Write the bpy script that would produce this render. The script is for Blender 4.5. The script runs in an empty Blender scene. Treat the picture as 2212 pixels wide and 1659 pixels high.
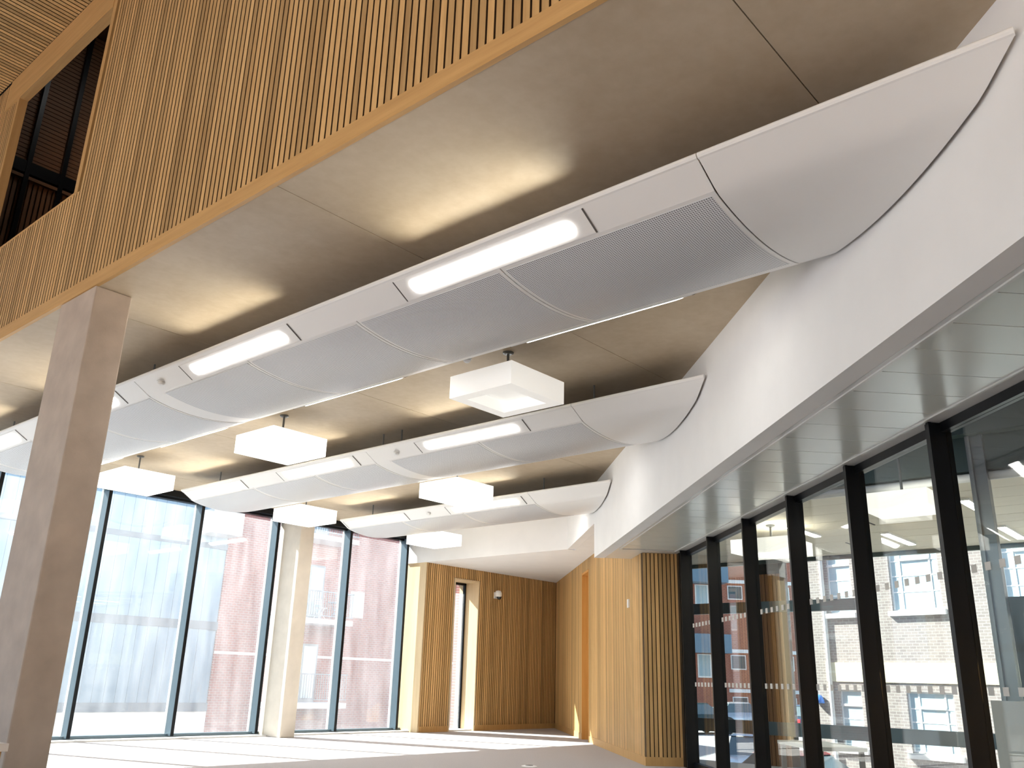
import bpy, bmesh, math, random
from mathutils import Matrix, Vector
random.seed(7)
C = bpy.context.scene.collection
SC = bpy.context.scene

# ------------------------------------------------------------------ camera
F_PX, W_PX = 1892.294, 2212.0
PITCH, ROLL, HEAD = math.radians(18.6877), math.radians(1.62916), math.radians(48.6985)
cam_d = bpy.data.cameras.new('camera'); cam = bpy.data.objects.new('camera', cam_d); C.objects.link(cam)
cam_d.sensor_fit = 'HORIZONTAL'; cam_d.sensor_width = 36.0; cam_d.lens = 36.0 * F_PX / W_PX
cam_d.clip_start = 0.05; cam_d.clip_end = 500
cam.matrix_world = (Matrix.Translation((0, 0, 1.5)) @ Matrix.Rotation(-HEAD, 4, 'Z')
                    @ Matrix.Rotation(math.pi / 2 + PITCH, 4, 'X') @ Matrix.Rotation(ROLL, 4, 'Z'))
SC.camera = cam

# ------------------------------------------------------------------ light
world = bpy.data.worlds.new('sky'); SC.world = world; world.use_nodes = True
wn = world.node_tree.nodes; wl = world.node_tree.links; wn.clear()
sky = wn.new('ShaderNodeTexSky'); sky.sky_type = 'NISHITA'; sky.sun_disc = False
sky.sun_elevation = math.radians(39.6); sky.sun_rotation = math.radians(-17)
sky.air_density = 1.0; sky.dust_density = 1.5; sky.ozone_density = 1.0
bg = wn.new('ShaderNodeBackground'); bg.inputs['Strength'].default_value = 0.16
wo = wn.new('ShaderNodeOutputWorld'); wl.new(sky.outputs[0], bg.inputs[0]); wl.new(bg.outputs[0], wo.inputs[0])
sun_d = bpy.data.lights.new('sun', 'SUN'); sun_d.energy = 9.0; sun_d.angle = math.radians(0.55)
sun_d.color = (1.0, 0.965, 0.92)
sun = bpy.data.objects.new('sun', sun_d); C.objects.link(sun); sun.location = (0, 40, 40)
_tr = Vector((math.tan(math.radians(17)), -1.0, -0.86)).normalized()
sun.rotation_euler = _tr.to_track_quat('-Z', 'Y').to_euler()
SC.view_settings.view_transform = 'Standard'; SC.view_settings.look = 'None'
SC.view_settings.gamma = 1.0; SC.view_settings.use_curve_mapping = False
SC.view_settings.exposure = 1.55
SC.cycles.use_denoising = True
SC.cycles.max_bounces = 7; SC.cycles.diffuse_bounces = 4; SC.cycles.glossy_bounces = 3; SC.cycles.transparent_max_bounces = 16
SC.cycles.use_adaptive_sampling = True; SC.cycles.adaptive_threshold = 0.10
SC.cycles.sample_clamp_indirect = 6.0

# ------------------------------------------------------------------ helpers
PHI = math.radians(48.6985 - 4.347)          # direction of the right-hand glazing, clockwise from +Y
AD = Vector((math.sin(PHI), math.cos(PHI), 0)); ND = Vector((AD.y, -AD.x, 0))
ROT_A = -PHI                                   # local (x,y) = (n,a)
def an(n, a, z=0.0): return ND * n + AD * a + Vector((0, 0, z))

class MB:
    def __init__(s): s.v = []; s.f = []
    def add(s, vs, fs):
        k = len(s.v); s.v += [tuple(v) for v in vs]; s.f += [tuple(i + k for i in f) for f in fs]; return s
    def box(s, x0, x1, y0, y1, z0, z1):
        vs = [(x, y, z) for z in (z0, z1) for y in (y0, y1) for x in (x0, x1)]
        return s.add(vs, [(0, 2, 3, 1), (4, 5, 7, 6), (0, 1, 5, 4), (2, 6, 7, 3), (0, 4, 6, 2), (1, 3, 7, 5)])
    def prism(s, poly, z0, z1):
        n = len(poly)
        vs = [(p[0], p[1], z0) for p in poly] + [(p[0], p[1], z1) for p in poly]
        fs = [tuple(range(n - 1, -1, -1)), tuple(range(n, 2 * n))]
        fs += [(i, (i + 1) % n, n + (i + 1) % n, n + i) for i in range(n)]
        return s.add(vs, fs)
    def prism_y(s, poly, y0, y1):               # polygon in xz
        n = len(poly)
        vs = [(p[0], y0, p[1]) for p in poly] + [(p[0], y1, p[1]) for p in poly]
        fs = [tuple(range(n)), tuple(range(2 * n - 1, n - 1, -1))]
        fs += [(i, n + i, n + (i + 1) % n, (i + 1) % n) for i in range(n)]
        return s.add(vs, fs)
    def prism_x(s, poly, x0, x1):               # polygon in yz
        n = len(poly)
        vs = [(x0, p[0], p[1]) for p in poly] + [(x1, p[0], p[1]) for p in poly]
        fs = [tuple(range(n - 1, -1, -1)), tuple(range(n, 2 * n))]
        fs += [(i, (i + 1) % n, n + (i + 1) % n, n + i) for i in range(n)]
        return s.add(vs, fs)
    def cyl(s, p0, p1, r0, r1=None, n=12):
        r1 = r0 if r1 is None else r1
        p0 = Vector(p0); p1 = Vector(p1); d = (p1 - p0).normalized()
        u = d.orthogonal().normalized(); w = d.cross(u)
        vs = []
        for p, r in ((p0, r0), (p1, r1)):
            vs += [p + (u * math.cos(t) + w * math.sin(t)) * r for t in [2 * math.pi * i / n for i in range(n)]]
        fs = [tuple(range(n - 1, -1, -1)), tuple(range(n, 2 * n))] + [(i, (i + 1) % n, n + (i + 1) % n, n + i) for i in range(n)]
        return s.add(vs, fs)
    def lathe(s, c, prof, n=20):                # prof: (r, z)
        vs = []; m = len(prof)
        for i in range(n):
            t = 2 * math.pi * i / n
            vs += [(c[0] + r * math.cos(t), c[1] + r * math.sin(t), c[2] + z) for r, z in prof]
        fs = [(i * m + j, ((i + 1) % n) * m + j, ((i + 1) % n) * m + j + 1, i * m + j + 1) for i in range(n) for j in range(m - 1)]
        return s.add(vs, fs)
    def mesh(s, name, mat, smooth=False):
        me = bpy.data.meshes.new(name); me.from_pydata(s.v, [], s.f); me.validate()
        bm = bmesh.new(); bm.from_mesh(me); bmesh.ops.recalc_face_normals(bm, faces=bm.faces); bm.to_mesh(me); bm.free()
        if mat: me.materials.append(mat)
        if smooth:
            for p in me.polygons: p.use_smooth = True
        return me
    def build(s, name, mat, parent=None, smooth=False, loc=(0, 0, 0), rotz=0):
        return put(name, s.mesh(name, mat, smooth), parent, loc, rotz)

def put(name, me, parent=None, loc=(0, 0, 0), rotz=0):
    o = bpy.data.objects.new(name, me); C.objects.link(o); o.location = loc; o.rotation_euler = (0, 0, rotz)
    if parent: o.parent = parent
    return o
def bevel(o, w, seg=2):
    m = o.modifiers.new('bevel', 'BEVEL'); m.width = w; m.segments = seg; m.limit_method = 'ANGLE'; return o
def tag(o, label, cat, group=None, kind=None):
    o['label'] = label
    if kind: o['kind'] = kind
    o['category'] = cat
    if group: o['group'] = group
    return o
def thing(name, label, cat, loc=(0, 0, 0), rotz=0, group=None, kind=None):
    return tag(put(name, None, None, loc, rotz), label, cat, group, kind)
def dup(root, loc=None, rotz=None, label=None, group=None):
    def cp(o, par):
        c = o.copy(); C.objects.link(c); c.parent = par
        for ch in o.children: cp(ch, c)
        return c
    r = cp(root, None)
    if loc is not None: r.location = loc
    if rotz is not None: r.rotation_euler = (0, 0, rotz)
    if label: r['label'] = label
    if group: r['group'] = group
    return r

# ------------------------------------------------------------------ materials
def mat_new(name):
    m = bpy.data.materials.new(name); m.use_nodes = True
    nt = m.node_tree; b = nt.nodes['Principled BSDF']; return m, nt, b
def pm(name, col, rough=0.6, metal=0.0, spec=0.5, noise=0.0, nscale=8.0, bump=0.0, bscale=40.0):
    m, nt, b = mat_new(name)
    b.inputs['Base Color'].default_value = (*col, 1); b.inputs['Roughness'].default_value = rough
    b.inputs['Metallic'].default_value = metal; b.inputs['Specular IOR Level'].default_value = spec
    tc = nt.nodes.new('ShaderNodeTexCoord')
    if noise:
        t = nt.nodes.new('ShaderNodeTexNoise'); t.inputs['Scale'].default_value = nscale; t.inputs['Detail'].default_value = 6
        nt.links.new(tc.outputs['Object'], t.inputs['Vector'])
        r = nt.nodes.new('ShaderNodeMapRange'); r.inputs[1].default_value = 0.3; r.inputs[2].default_value = 0.7
        r.inputs[3].default_value = 1 - noise; r.inputs[4].default_value = 1 + noise
        nt.links.new(t.outputs[0], r.inputs[0])
        mx = nt.nodes.new('ShaderNodeVectorMath'); mx.operation = 'SCALE'; mx.inputs[0].default_value = col
        nt.links.new(r.outputs[0], mx.inputs['Scale']); nt.links.new(mx.outputs[0], b.inputs['Base Color'])
    if bump:
        t = nt.nodes.new('ShaderNodeTexNoise'); t.inputs['Scale'].default_value = bscale; t.inputs['Detail'].default_value = 4
        nt.links.new(tc.outputs['Object'], t.inputs['Vector'])
        bp = nt.nodes.new('ShaderNodeBump'); bp.inputs['Strength'].default_value = bump; bp.inputs['Distance'].default_value = 0.01
        nt.links.new(t.outputs[0], bp.inputs['Height']); nt.links.new(bp.outputs[0], b.inputs['Normal'])
    return m
def wood(name, c0, c1, vary=0.25, stretch=(14, 14, 0.7), rough=0.5):
    m, nt, b = mat_new(name)
    tc = nt.nodes.new('ShaderNodeTexCoord'); oi = nt.nodes.new('ShaderNodeObjectInfo')
    mp = nt.nodes.new('ShaderNodeMapping'); mp.inputs['Scale'].default_value = stretch
    ad = nt.nodes.new('ShaderNodeVectorMath'); ad.operation = 'ADD'
    sc = nt.nodes.new('ShaderNodeVectorMath'); sc.operation = 'SCALE'; sc.inputs[0].default_value = (13, 7, 29)
    nt.links.new(oi.outputs['Random'], sc.inputs['Scale'])
    nt.links.new(tc.outputs['Object'], ad.inputs[0]); nt.links.new(sc.outputs[0], ad.inputs[1])
    nt.links.new(ad.outputs[0], mp.inputs[0])
    t = nt.nodes.new('ShaderNodeTexNoise'); t.inputs['Scale'].default_value = 1.6; t.inputs['Detail'].default_value = 8; t.inputs['Roughness'].default_value = 0.65
    nt.links.new(mp.outputs[0], t.inputs['Vector'])
    cr = nt.nodes.new('ShaderNodeValToRGB'); cr.color_ramp.elements[0].color = (*c0, 1); cr.color_ramp.elements[1].color = (*c1, 1)
    cr.color_ramp.elements[0].position = 0.3; cr.color_ramp.elements[1].position = 0.7
    nt.links.new(t.outputs[0], cr.inputs[0])
    mr = nt.nodes.new('ShaderNodeMapRange'); mr.inputs[3].default_value = 1 - vary; mr.inputs[4].default_value = 1 + vary
    nt.links.new(oi.outputs['Random'], mr.inputs[0])
    s2 = nt.nodes.new('ShaderNodeVectorMath'); s2.operation = 'SCALE'
    nt.links.new(cr.outputs[0], s2.inputs[0]); nt.links.new(mr.outputs[0], s2.inputs['Scale'])
    nt.links.new(s2.outputs[0], b.inputs['Base Color'])
    b.inputs['Roughness'].default_value = rough; b.inputs['Specular IOR Level'].default_value = 0.3
    return m
def emis(name, col, strength, base=(0.9, 0.9, 0.88)):
    m, nt, b = mat_new(name); b.inputs['Base Color'].default_value = (*base, 1)
    b.inputs['Emission Color'].default_value = (*col, 1); b.inputs['Emission Strength'].default_value = strength
    b.inputs['Roughness'].default_value = 0.4
    return m
def glass(name, tint=(0.93, 0.97, 0.96), dust=0.0, dust_col=(0.8, 0.82, 0.85), refl=1.0):
    m = bpy.data.materials.new(name); m.use_nodes = True; nt = m.node_tree; nt.nodes.clear()
    out = nt.nodes.new('ShaderNodeOutputMaterial'); tr = nt.nodes.new('ShaderNodeBsdfTransparent'); tr.inputs[0].default_value = (*tint, 1)
    gl = nt.nodes.new('ShaderNodeBsdfGlossy'); gl.inputs['Roughness'].default_value = 0.0
    lw = nt.nodes.new('ShaderNodeLayerWeight'); lw.inputs['Blend'].default_value = 0.5
    pw = nt.nodes.new('ShaderNodeMath'); pw.operation = 'POWER'; pw.inputs[1].default_value = 5.0
    nt.links.new(lw.outputs['Facing'], pw.inputs[0])
    sc = nt.nodes.new('ShaderNodeMath'); sc.operation = 'MULTIPLY_ADD'; sc.inputs[1].default_value = 0.92 * refl; sc.inputs[2].default_value = 0.04 * refl
    nt.links.new(pw.outputs[0], sc.inputs[0])
    mx = nt.nodes.new('ShaderNodeMixShader'); nt.links.new(sc.outputs[0], mx.inputs[0])
    nt.links.new(tr.outputs[0], mx.inputs[1]); nt.links.new(gl.outputs[0], mx.inputs[2])
    last = mx
    if dust:
        tl = nt.nodes.new('ShaderNodeBsdfTranslucent'); tl.inputs[0].default_value = (*dust_col, 1)
        tc = nt.nodes.new('ShaderNodeTexCoord'); mp = nt.nodes.new('ShaderNodeMapping'); mp.inputs['Scale'].default_value = (2.2, 2.2, 0.35)
        ns = nt.nodes.new('ShaderNodeTexNoise'); ns.inputs['Scale'].default_value = 1.3; ns.inputs['Detail'].default_value = 9; ns.inputs['Roughness'].default_value = 0.6
        nt.links.new(tc.outputs['Object'], mp.inputs[0]); nt.links.new(mp.outputs[0], ns.inputs['Vector'])
        mr = nt.nodes.new('ShaderNodeMapRange'); mr.inputs[1].default_value = 0.3; mr.inputs[2].default_value = 0.75
        mr.inputs[3].default_value = dust * 0.55; mr.inputs[4].default_value = dust * 1.5
        nt.links.new(ns.outputs[0], mr.inputs[0])
        m2 = nt.nodes.new('ShaderNodeMixShader'); nt.links.new(mr.outputs[0], m2.inputs[0])
        nt.links.new(mx.outputs[0], m2.inputs[1]); nt.links.new(tl.outputs[0], m2.inputs[2]); last = m2
    nt.links.new(last.outputs[0], out.inputs[0])
    return m
def bricks(name, c1, c2, mortar, along='X'):
    m, nt, b = mat_new(name)
    tc = nt.nodes.new('ShaderNodeTexCoord'); sp = nt.nodes.new('ShaderNodeSeparateXYZ'); mp = nt.nodes.new('ShaderNodeCombineXYZ')
    t = nt.nodes.new('ShaderNodeTexBrick'); t.inputs['Scale'].default_value = 1.0
    t.inputs['Brick Width'].default_value = 0.225; t.inputs['Row Height'].default_value = 0.09; t.inputs['Mortar Size'].default_value = 0.011
    t.inputs['Color1'].default_value = (*c1, 1); t.inputs['Color2'].default_value = (*c2, 1); t.inputs['Mortar'].default_value = (*mortar, 1)
    nt.links.new(tc.outputs['Object'], sp.inputs[0]); nt.links.new(sp.outputs[along], mp.inputs['X']); nt.links.new(sp.outputs['Z'], mp.inputs['Y']); nt.links.new(mp.outputs[0], t.inputs['Vector'])
    nt.links.new(t.outputs[0], b.inputs['Base Color']); b.inputs['Roughness'].default_value = 0.9
    return m
def perforated(name):
    m, nt, b = mat_new(name)
    tc = nt.nodes.new('ShaderNodeTexCoord'); sx = nt.nodes.new('ShaderNodeSeparateXYZ'); nt.links.new(tc.outputs['Object'], sx.inputs[0])
    def sn(sock):
        a = nt.nodes.new('ShaderNodeMath'); a.operation = 'MULTIPLY'; a.inputs[1].default_value = 2 * math.pi / 0.021
        nt.links.new(sock, a.inputs[0]); s_ = nt.nodes.new('ShaderNodeMath'); s_.operation = 'COSINE'; nt.links.new(a.outputs[0], s_.inputs[0]); return s_
    s1 = sn(sx.outputs[0]); s2 = sn(sx.outputs[1])
    ad = nt.nodes.new('ShaderNodeMath'); ad.operation = 'ADD'; nt.links.new(s1.outputs[0], ad.inputs[0]); nt.links.new(s2.outputs[0], ad.inputs[1])
    gt = nt.nodes.new('ShaderNodeMath'); gt.operation = 'GREATER_THAN'; gt.inputs[1].default_value = 0.55; nt.links.new(ad.outputs[0], gt.inputs[0])
    mx = nt.nodes.new('ShaderNodeMixRGB'); mx.inputs[1].default_value = (0.75, 0.76, 0.77, 1); mx.inputs[2].default_value = (0.16, 0.16, 0.17, 1)
    nt.links.new(gt.outputs[0], mx.inputs[0]); nt.links.new(mx.outputs[0], b.inputs['Base Color'])
    b.inputs['Roughness'].default_value = 0.35; b.inputs['Specular IOR Level'].default_value = 0.5
    return m
def concrete(name, col, col2):
    m, nt, b = mat_new(name)
    tc = nt.nodes.new('ShaderNodeTexCoord')
    t = nt.nodes.new('ShaderNodeTexNoise'); t.inputs['Scale'].default_value = 0.55; t.inputs['Detail'].default_value = 7; t.inputs['Roughness'].default_value = 0.6
    t2 = nt.nodes.new('ShaderNodeTexNoise'); t2.inputs['Scale'].default_value = 9; t2.inputs['Detail'].default_value = 6
    nt.links.new(tc.outputs['Object'], t.inputs['Vector']); nt.links.new(tc.outputs['Object'], t2.inputs['Vector'])
    cr = nt.nodes.new('ShaderNodeValToRGB'); cr.color_ramp.elements[0].color = (*col2, 1); cr.color_ramp.elements[1].color = (*col, 1)
    cr.color_ramp.elements[0].position = 0.34; cr.color_ramp.elements[1].position = 0.6
    mx = nt.nodes.new('ShaderNodeMixRGB'); mx.inputs[0].default_value = 0.3
    nt.links.new(t.outputs[0], mx.inputs[1]); nt.links.new(t2.outputs[0], mx.inputs[2])
    nt.links.new(mx.outputs[0], cr.inputs[0]); nt.links.new(cr.outputs[0], b.inputs['Base Color'])
    b.inputs['Roughness'].default_value = 0.55; b.inputs['Specular IOR Level'].default_value = 0.35
    return m

M = dict(
    slat=wood('oak slat', (0.50, 0.295, 0.115), (0.65, 0.42, 0.185), 0.24),
    board=wood('oak board', (0.50, 0.29, 0.11), (0.60, 0.37, 0.15), 0.06, (9, 9, 0.5)),
    board_y=wood('oak board lengthwise', (0.50, 0.29, 0.11), (0.62, 0.38, 0.155), 0.06, (9, 0.5, 9)),
    jamb=wood('orange oak jamb', (0.58, 0.26, 0.06), (0.66, 0.33, 0.09), 0.05, (9, 9, 0.5)),
    panel_wood=wood('pale oak lining', (0.66, 0.50, 0.30), (0.74, 0.58, 0.37), 0.05, (8, 8, 0.5)),
    groove=pm('dark groove', (0.07, 0.035, 0.014), 0.8),
    dark=pm('black felt backing', (0.02, 0.014, 0.01), 0.95),
    concrete=concrete('board marked concrete', (0.56, 0.46, 0.33), (0.46, 0.36, 0.24)),
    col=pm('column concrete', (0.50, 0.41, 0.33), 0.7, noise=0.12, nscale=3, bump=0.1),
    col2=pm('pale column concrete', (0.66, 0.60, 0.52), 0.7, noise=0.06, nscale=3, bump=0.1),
    plaster=pm('white plaster', (0.82, 0.81, 0.80), 0.75, noise=0.02, nscale=2),
    white_metal=pm('white powder coat', (0.82, 0.81, 0.785), 0.32),
    perf=perforated('perforated white steel'),
    joint=pm('dark shadow joint', (0.10, 0.09, 0.08), 0.9),
    soffit=pm('satin grey metal tile', (0.70, 0.73, 0.69), 0.2, spec=0.9),
    soffit_edge=pm('white metal edge', (0.70, 0.70, 0.68), 0.25, spec=0.7),
    carpet=pm('grey beige carpet', (0.44, 0.41, 0.41), 0.95, noise=0.12, nscale=60, bump=0.5, bscale=220),
    black=pm('black aluminium', (0.004, 0.005, 0.007), 0.35, spec=0.25),
    grey=pm('grey blue aluminium', (0.10, 0.14, 0.17), 0.35, metal=0.3),
    steel=pm('dull steel', (0.18, 0.19, 0.2), 0.35, metal=0.8),
    sill=pm('pale stone sill', (0.72, 0.71, 0.69), 0.6),
    gasket=pm('white glazing gasket', (0.85, 0.86, 0.87), 0.5),
    glass_l=glass('sunlit dusty glass', dust=0.052),
    glass_r=glass('clear lobby glass', (0.95, 0.97, 0.955)),
    glass_o=glass('outer lobby glass', (0.92, 0.96, 0.95), refl=0.6),
    frost=pm('frosted vinyl', (0.62, 0.60, 0.56), 0.8),
    tube=emis('lit opal diffuser', (1.0, 0.98, 0.94), 7.0),
    acrylic_on=emis('lit white acrylic', (1.0, 0.985, 0.90), 0.8),
    acrylic_low=emis('dim white acrylic', (1.0, 0.97, 0.90), 0.13),
    hall_lamp=emis('lobby lamp diffuser', (1.0, 0.96, 0.86), 9.0),
    hall_acrylic=emis('lobby pendant acrylic', (1.0, 0.96, 0.86), 0.35),
    hall_tile=pm('cream lobby ceiling tile', (0.88, 0.80, 0.64), 0.7),
    dark_teal=pm('dark grey green metal', (0.05, 0.075, 0.075), 0.4),
    white=pm('white plastic', (0.82, 0.82, 0.80), 0.4),
    lens=pm('smoked dome', (0.03, 0.035, 0.04), 0.1),
    red_brick=bricks('red brick', (0.30, 0.095, 0.08), (0.24, 0.072, 0.062), (0.33, 0.24, 0.22)),
    far_brick=bricks('orange red brick', (0.42, 0.14, 0.09), (0.36, 0.115, 0.075), (0.42, 0.25, 0.19)),
    buff_brick=bricks('grey buff brick', (0.31, 0.26, 0.245), (0.24, 0.20, 0.195), (0.38, 0.355, 0.33), along='Y'),
    cream=pm('cream painted stone', (0.66, 0.61, 0.42), 0.8),
    clad=pm('pale blue metal cladding', (0.18, 0.27, 0.36), 0.45, metal=0.3, noise=0.06, nscale=0.6),
    clad_band=pm('blue grey flashing', (0.10, 0.13, 0.17), 0.5),
    slab=pm('pale balcony slab', (0.72, 0.70, 0.68), 0.8),
    rail=pm('grey painted railing', (0.22, 0.25, 0.28), 0.5),
    pane_blue=pm('reflecting window pane', (0.42, 0.55, 0.62), 0.06, spec=1.0),
    pane_dark=pm('dark window pane', (0.10, 0.14, 0.16), 0.06, spec=1.0),
    wframe=pm('white window frame', (0.88, 0.88, 0.88), 0.5),
    asphalt=pm('street asphalt', (0.36, 0.36, 0.37), 0.9, noise=0.1, nscale=2),
    paving=pm('pale paving', (0.55, 0.54, 0.52), 0.9, noise=0.06, nscale=3),
    tyre=pm('tyre rubber', (0.02, 0.02, 0.02), 0.8),
    car_silver=pm('silver car paint', (0.62, 0.65, 0.68), 0.2, metal=0.6),
    car_dark=pm('dark green car paint', (0.03, 0.06, 0.06), 0.15),
    car_blue=pm('dark blue car paint', (0.04, 0.07, 0.12), 0.15),
    car_red=pm('red car paint', (0.65, 0.05, 0.06), 0.2),
    head=pm('headlamp glass', (0.85, 0.88, 0.9), 0.1),
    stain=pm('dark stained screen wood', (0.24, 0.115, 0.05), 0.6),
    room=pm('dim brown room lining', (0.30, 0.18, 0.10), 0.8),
    blue_lamp=pm('blue lamp cover', (0.08, 0.25, 0.75), 0.3),
)

# ================================================================== large structure
ZC, ZS, ZA = 5.73, 4.10, 4.85          # concrete ceiling, lobby-side soffit, alcove ceiling
NB, NE, NG = 3.38, 4.20, 5.04          # bulkhead plane, oak side wall, glazing plane (distance n from camera)
YW, YD = 20.6, 19.75                   # window wall, oak end wall
XF = 3.80                              # oak fascia plane
def yb(x): return (ND.x * x - NB) / (-ND.y)     # y of bulkhead plane at x

# floor
p1 = an(5.2, -12); p2 = an(5.2, 31.0)
fl = MB().prism([(-9, YW + 0.05), (-9, -12), (p1.x, p1.y), (p2.x, p2.y), (26.2, YW + 0.05)], -0.3, 0.0).build('floor', M['carpet'])
tag(fl, 'grey beige carpet floor of the hall with bright sun patches', 'floor', kind='structure')

# concrete ceiling with cast panels
ce = MB().prism([(XF + 0.035, yb(XF)), (18.72, yb(18.72)), (18.72, YW), (XF + 0.035, YW)], ZC + 0.03, ZC + 0.35).build('ceiling', M['joint'])
tag(ce, 'warm brown board marked concrete ceiling over the white rafts', 'ceiling', kind='structure')
ys = [-1.0, 2.0, 6.3, 10.5, 14.7, 18.9, YW]
for y0, y1 in zip(ys[:-1], ys[1:]):
    y0 += 0.005; y1 -= 0.005
    poly = []
    xe0 = min(18.72, (-ND.y * y0 + NB) / ND.x); xe1 = min(18.72, (-ND.y * y1 + NB) / ND.x)
    poly = [(XF + 0.035, y0), (max(xe0, XF + 0.05), y0)]
    if xe0 < 18.72 and xe1 >= 18.72: poly.append((18.72, yb(18.72)))
    poly += [(xe1, y1), (XF + 0.035, y1)]
    MB().prism(poly, ZC, ZC + 0.04).build('concrete_panel', M['concrete'], ce)

tag(MB().box(-6.7, -6.5, -6.2, YW, 6.6, 12).build('wall_atrium_shade', M['board']), 'unseen high oak wall added to shade the top of the atrium', 'wall', kind='structure')  # added out of view to keep light off the high slatted wall
tag(MB().box(-9, 12, -6.2, -6.0, 0, 12).build('wall_rear_added', M['board']), 'plain oak wall added unseen behind the viewpoint to cut sky light', 'wall', kind='structure')  # added behind the camera to cut sky light on faces turned this way
# white bulkhead along the right (local n,a frame)
bk = thing('wall_right', 'long white plaster bulkhead above the lobby soffit', 'wall', rotz=ROT_A, kind='structure')
MB().box(NB, NB + 0.22, -4.0, 19.22, ZS, ZC + 0.3).build('bulkhead_panel', M['plaster'], bk)
MB().box(NB, NB + 0.22, 19.22, 23.25, ZA, ZC + 0.3).build('bulkhead_panel', M['plaster'], bk)
# white downstand over the alcove, parallel with the rafts
al = MB().box(18.72, 18.95, yb(18.72) - 0.02, YW, ZA, ZC + 0.3).build('wall_alcove', M['plaster'])
tag(al, 'white plaster downstand above the oak lined alcove', 'wall', kind='structure')
q1 = an(NB + 0.225, 19.22); q2 = an(NE + 0.06, 19.22); q3 = an(NE + 0.06, 31.6)
ac = MB().prism([(18.955, (ND.x * 18.955 - NB - 0.225) / (-ND.y)), (q1.x, q1.y), (q2.x, q2.y), (q3.x, q3.y), (q3.x, YD + 0.1), (18.955, YD + 0.1)], ZA + 0.001, ZA + 0.12).build('ceiling_alcove', M['plaster'])
tag(ac, 'smooth white plaster ceiling of the oak lined alcove', 'ceiling', kind='structure')

# metal tile soffit beside the glazing
so = thing('ceiling_soffit', 'satin grey metal tile soffit between white bulkhead and black glazing', 'ceiling', rotz=ROT_A, kind='structure')
MB().box(NB + 0.225, 3.66, -4, 19.21, ZS + 0.002, ZS + 0.1).build('edge_strip', M['soffit_edge'], so)
MB().box(4.82, NG + 0.2, -4, 18.17, ZS - 0.0, ZS + 0.1).build('edge_strip', M['soffit_edge'], so)
MB().box(3.66, 4.82, 17.81, 19.21, ZS + 0.003, ZS + 0.1).build('edge_strip', M['soffit_edge'], so)
MB().box(3.655, 3.685, -4, 17.81, ZS - 0.012, ZS + 0.02).build('tile_trim', M['soffit_edge'], so)
MB().box(4.80, 4.825, -4, 17.81, ZS - 0.012, ZS + 0.02).build('tile_trim', M['soffit_edge'], so)
MB().box(3.67, 4.82, -4, 17.85, ZS + 0.05, ZS + 0.1).build('tile_backing', M['joint'], so)
tile = MB().box(3.69, 4.795, 0.006, 0.54, ZS + 0.004, ZS + 0.03).mesh('soffit_tile', M['soffit'])
for i in range(38):
    a = -2.46 + i * 0.5457
    if a + 0.54 > 17.9: break
    put('soffit_tile', tile, so, (0, a, 0))

# ------------------------------------------------------------------ oak slatted walls
PIT, SWD, SDP = 0.0862, 0.066, 0.04
_sl = {}
def slat_mesh(length, axis='z', w=SWD, d=SDP, dark=True):
    k = (round(length, 3), axis, w, d, dark)
    if k not in _sl:
        b = MB()
        if axis == 'z': b.box(0, d, -w / 2, w / 2, 0, length)       # face towards -x, across y
        elif axis == 'zx': b.box(-w / 2, w / 2, 0, d, 0, length)    # face towards -y, across x
        elif axis == 'x': b.box(0, length, -w / 2, w / 2, 0, d)
        me = b.mesh('slat', M['slat']); _sl[k] = me
        if dark:                                                     # slat side faces take the dark groove material
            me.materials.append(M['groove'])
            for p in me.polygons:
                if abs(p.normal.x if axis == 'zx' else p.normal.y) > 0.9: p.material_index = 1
    return _sl[k]

# upper fascia wall (plane x = 3.8) with the high opening
OP0, OP1, OZ0, OZ1, ZT = 11.10, 14.40, 7.43, 10.45, 11.05
fw = thing('wall_left', 'tall oak slatted upper wall with a dark opening high on the left', 'wall', kind='structure')
b = MB()
b.box(XF + 0.043, XF + 0.11, -1.2, OP0 - 0.05, ZC + 0.05, ZT + 0.4); b.box(XF + 0.043, XF + 0.11, OP1 + 0.05, YW, ZC + 0.05, ZT + 0.4)
b.box(XF + 0.043, XF + 0.11, OP0 - 0.05, OP1 + 0.05, ZC + 0.05, OZ0 - 0.02); b.box(XF + 0.043, XF + 0.11, OP0 - 0.05, OP1 + 0.05, OZ1 + 0.05, ZT + 0.4)
b.build('backing', M['dark'], fw)
y = 0.2
while y < 17.2:
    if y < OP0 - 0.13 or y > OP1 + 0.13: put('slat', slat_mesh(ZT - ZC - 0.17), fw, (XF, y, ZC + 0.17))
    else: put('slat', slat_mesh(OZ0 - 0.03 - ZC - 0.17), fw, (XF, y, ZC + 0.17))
    y += PIT
t = MB().box(XF - 0.012, XF + 0.034, -1.2, YW, ZC - 0.004, ZC + 0.17).build('trim_1', M['board_y'])
tag(t, 'plain oak board along the foot of the upper slatted wall', 'trim', kind='structure')
fr = thing('trim_2', 'oak lining boards framing the dark high opening', 'trim', kind='structure')
MB().box(XF - 0.01, XF + 0.12, OP0 - 0.11, OP0, OZ0 - 0.03, ZT).build('jamb_board', M['board'], fr)
MB().box(XF - 0.01, XF + 0.12, OP1, OP1 + 0.11, OZ0 - 0.03, OZ1).build('jamb_board', M['board'], fr)
MB().box(XF - 0.005, XF + 0.12, OP0, OP1, OZ0 - 0.03, OZ0).build('sill_board', M['board_y'], fr)
MB().box(XF - 0.02, XF + 0.12, OP0, OP1 + 0.6, OZ1, ZT).build('head_board', M['board_y'], fr)
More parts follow.
